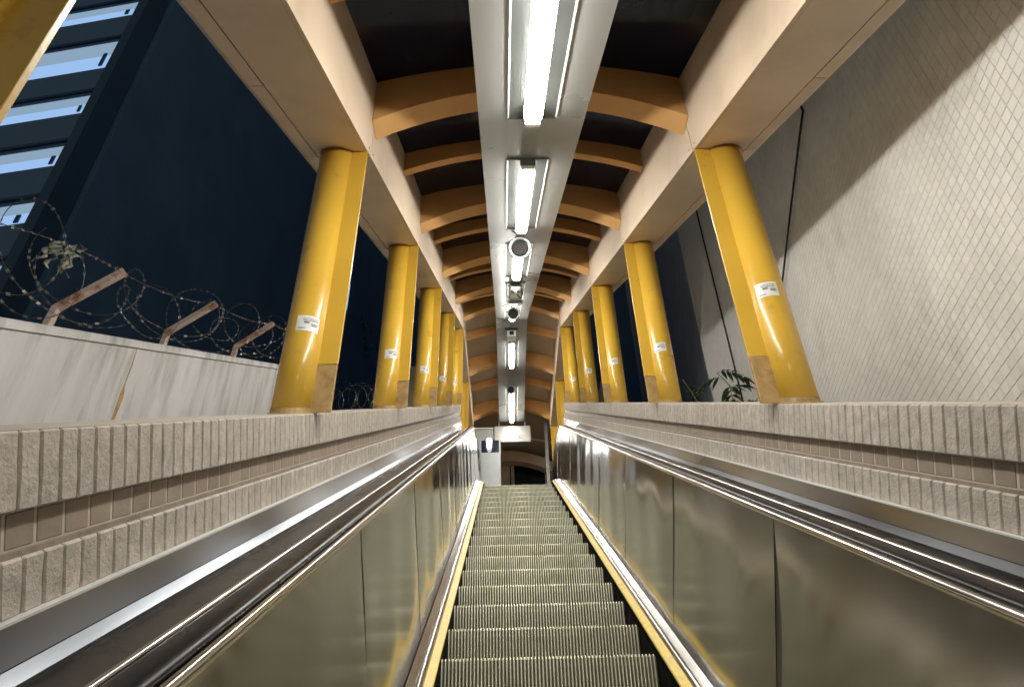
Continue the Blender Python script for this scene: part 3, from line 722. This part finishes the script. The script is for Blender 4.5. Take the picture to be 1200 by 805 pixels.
# the largest in view first: only those not hidden by the beam (below the soffit line)
def key(t):
    f_, z_, p = t; X_, Y_, zz = proj(p)
    hid = (X_ < 600+ (1075-600)) and (Y_ < (X_-1075)*-0.95)
    return (f_ or (1 if hid else 0), z_)
places.sort(key=key)
rotW = Matrix.Rotation(-ta, 3, 'Z')
place_tiles(rw, 'wall_tile', prot, [p for _, _, p in places], 'wtile', rotW, 1, 300)
gw = thing('grey_wall', FR(0, UE, 0), 'dark blue grey rendered wall with drain pipes behind the second right column', 'wall')
MB().hexa(FR, -.6, -.35, UE, 70, -1.5, 60).build('wall_body', 'render_wall', gw)
MB().hexa(FR, -.35, .0, UE+.003, UE+.10, -1.5, 18).build('corner_trim', 'render_wall', gw)
for uu in (11.6, 11.9):
    t = thing('drain_pipe', FR(-.28, uu, 4), 'black drain pipe on the grey wall, %s of the pair' % ('right' if uu < 11.7 else 'left'), 'pipe', 'drain pipes on the grey wall')
    b = MB(); b.tube([FR(-.28, uu, z) for z in (-1.5, 8, 20)], .045, 10); b.build('pipe', 'black', t)
    for z in (7.9, 9.9, 11.9, 13.9):
        b = MB(); b.tube([FR(-.28, uu, z), FR(-.28, uu, z+.09)], .058, 10); b.build('pipe_collar', 'black', t)
# black cables on the tiled wall
def rayW(px, py, e):
    d = F+RR*((px-600)/819.2)-UU*((py-402.5)/819.2); P_ = Q0+tn*e; tt = (P_-cp).dot(tn)/d.dot(tn); return cp+d*tt
cabA = [FR(.03, .45*0+2.72, 6.1), rayW(941, 130, .03), rayW(937, 160, .03), rayW(926, 250, .03), rayW(916, 337, .03), rayW(905, 420, .03), rayW(898, 475, .03)]
b = MB(); b.tube(cabA, .009, 8); tag(b.build('cable', 'black', loc=tuple(cabA[3])), 'thick black cable hanging down the tiled wall beside the nearest right column', 'cable')
b = MB(); b.tube([FR(.02, 7.66, z) for z in (3.5, 6, 9, 12)], .012, 8); tag(b.build('cable', 'black', loc=FR(.02, 7.66, 6)), 'thin black cable running straight down the tiled wall behind the plant', 'cable')

# ================================================================ PLANTS
def plant(root, stems, label, seed, mk='leaf'):
    t = thing('plant', root, label, 'plant', 'plants growing behind the right parapet'); rnd = random.Random(seed)
    for (dx, dy, hz, lean, nleaf, sc) in stems:
        p0 = root+Vector((dx, dy, 0)); pts = [p0+Vector((lean[0]*u*u, lean[1]*u*u, hz*u-.0*u)) for u in [i/8 for i in range(9)]]
        b = MB(); b.tube(pts, [.007*(1-.7*i/8)+.001 for i in range(9)], 6); b.build('stem', 'stem', t)
        for k in range(nleaf):
            u = .45+.55*k/max(1, nleaf-1); i = min(7, int(u*8)); q = pts[i].lerp(pts[i+1], u*8-i)
            an = k*2.4+rnd.uniform(-.4, .4); out = Vector((math.cos(an), math.sin(an), 0)); L_ = sc*rnd.uniform(.16, .26)
            rach = [q+out*L_*v+Vector((0, 0, L_*(.35*v-.75*v*v))) for v in [j/5 for j in range(6)]]
            b = MB(); b.tube(rach, .0022, 4)
            def leaflet(base_, dr, ln):
                sdv = dr.cross(Vector((0, 0, 1))).normalized(); wd = ln*.20; pr = []
                for v, w_ in ((0, .1), (.25, .8), (.5, 1), (.78, .6), (1, .03)):
                    c_ = base_+dr*ln*v-Vector((0, 0, ln*.55*v*v)); pr.append([c_-sdv*wd*w_+Vector((0, 0, wd*.35*w_)), c_, c_+sdv*wd*w_+Vector((0, 0, wd*.35*w_))])
                b.quadstrip(pr, closed=False, smooth=True)
            for j in range(1, 6):
                sdv = out.cross(Vector((0, 0, 1)))
                for sg in (-1, 1):
                    dr = (out*.55+sdv*sg*.8+Vector((0, 0, rnd.uniform(-.25, .1)))).normalized(); leaflet(rach[j], dr, L_*rnd.uniform(.38, .5))
            leaflet(rach[5], (out+Vector((0, 0, -.4))).normalized(), L_*.5)
            b.build('leaf', mk, t, recalc=False)
pz = lambda Y: TA*Y+1.136/CA
plant(Vector((1.78, 4.30, pz(4.3)-.35)), [(0, 0, .70, (-.16, .12), 6, .95), (.04, .1, .42, (.02, .1), 4, .7)], 'leafy plant with drooping leaflets in front of the tiled wall, behind the right parapet', 3)
plant(Vector((1.75, 5.35, pz(5.35)-.4)), [(0, 0, .72, (-.12, .1), 5, .85)], 'darker bushy plant beside the second right column, behind the right parapet', 9, 'leaf2')
plant(Vector((1.62, 3.75, pz(3.75)-.25)), [(0, 0, .30, (.02, .05), 6, .5)], 'small dark sprig of leaves beside the base of the nearest right column', 12, 'leaf2')
for o in bpy.data.objects:
    if '_loc' in o: del o['_loc']
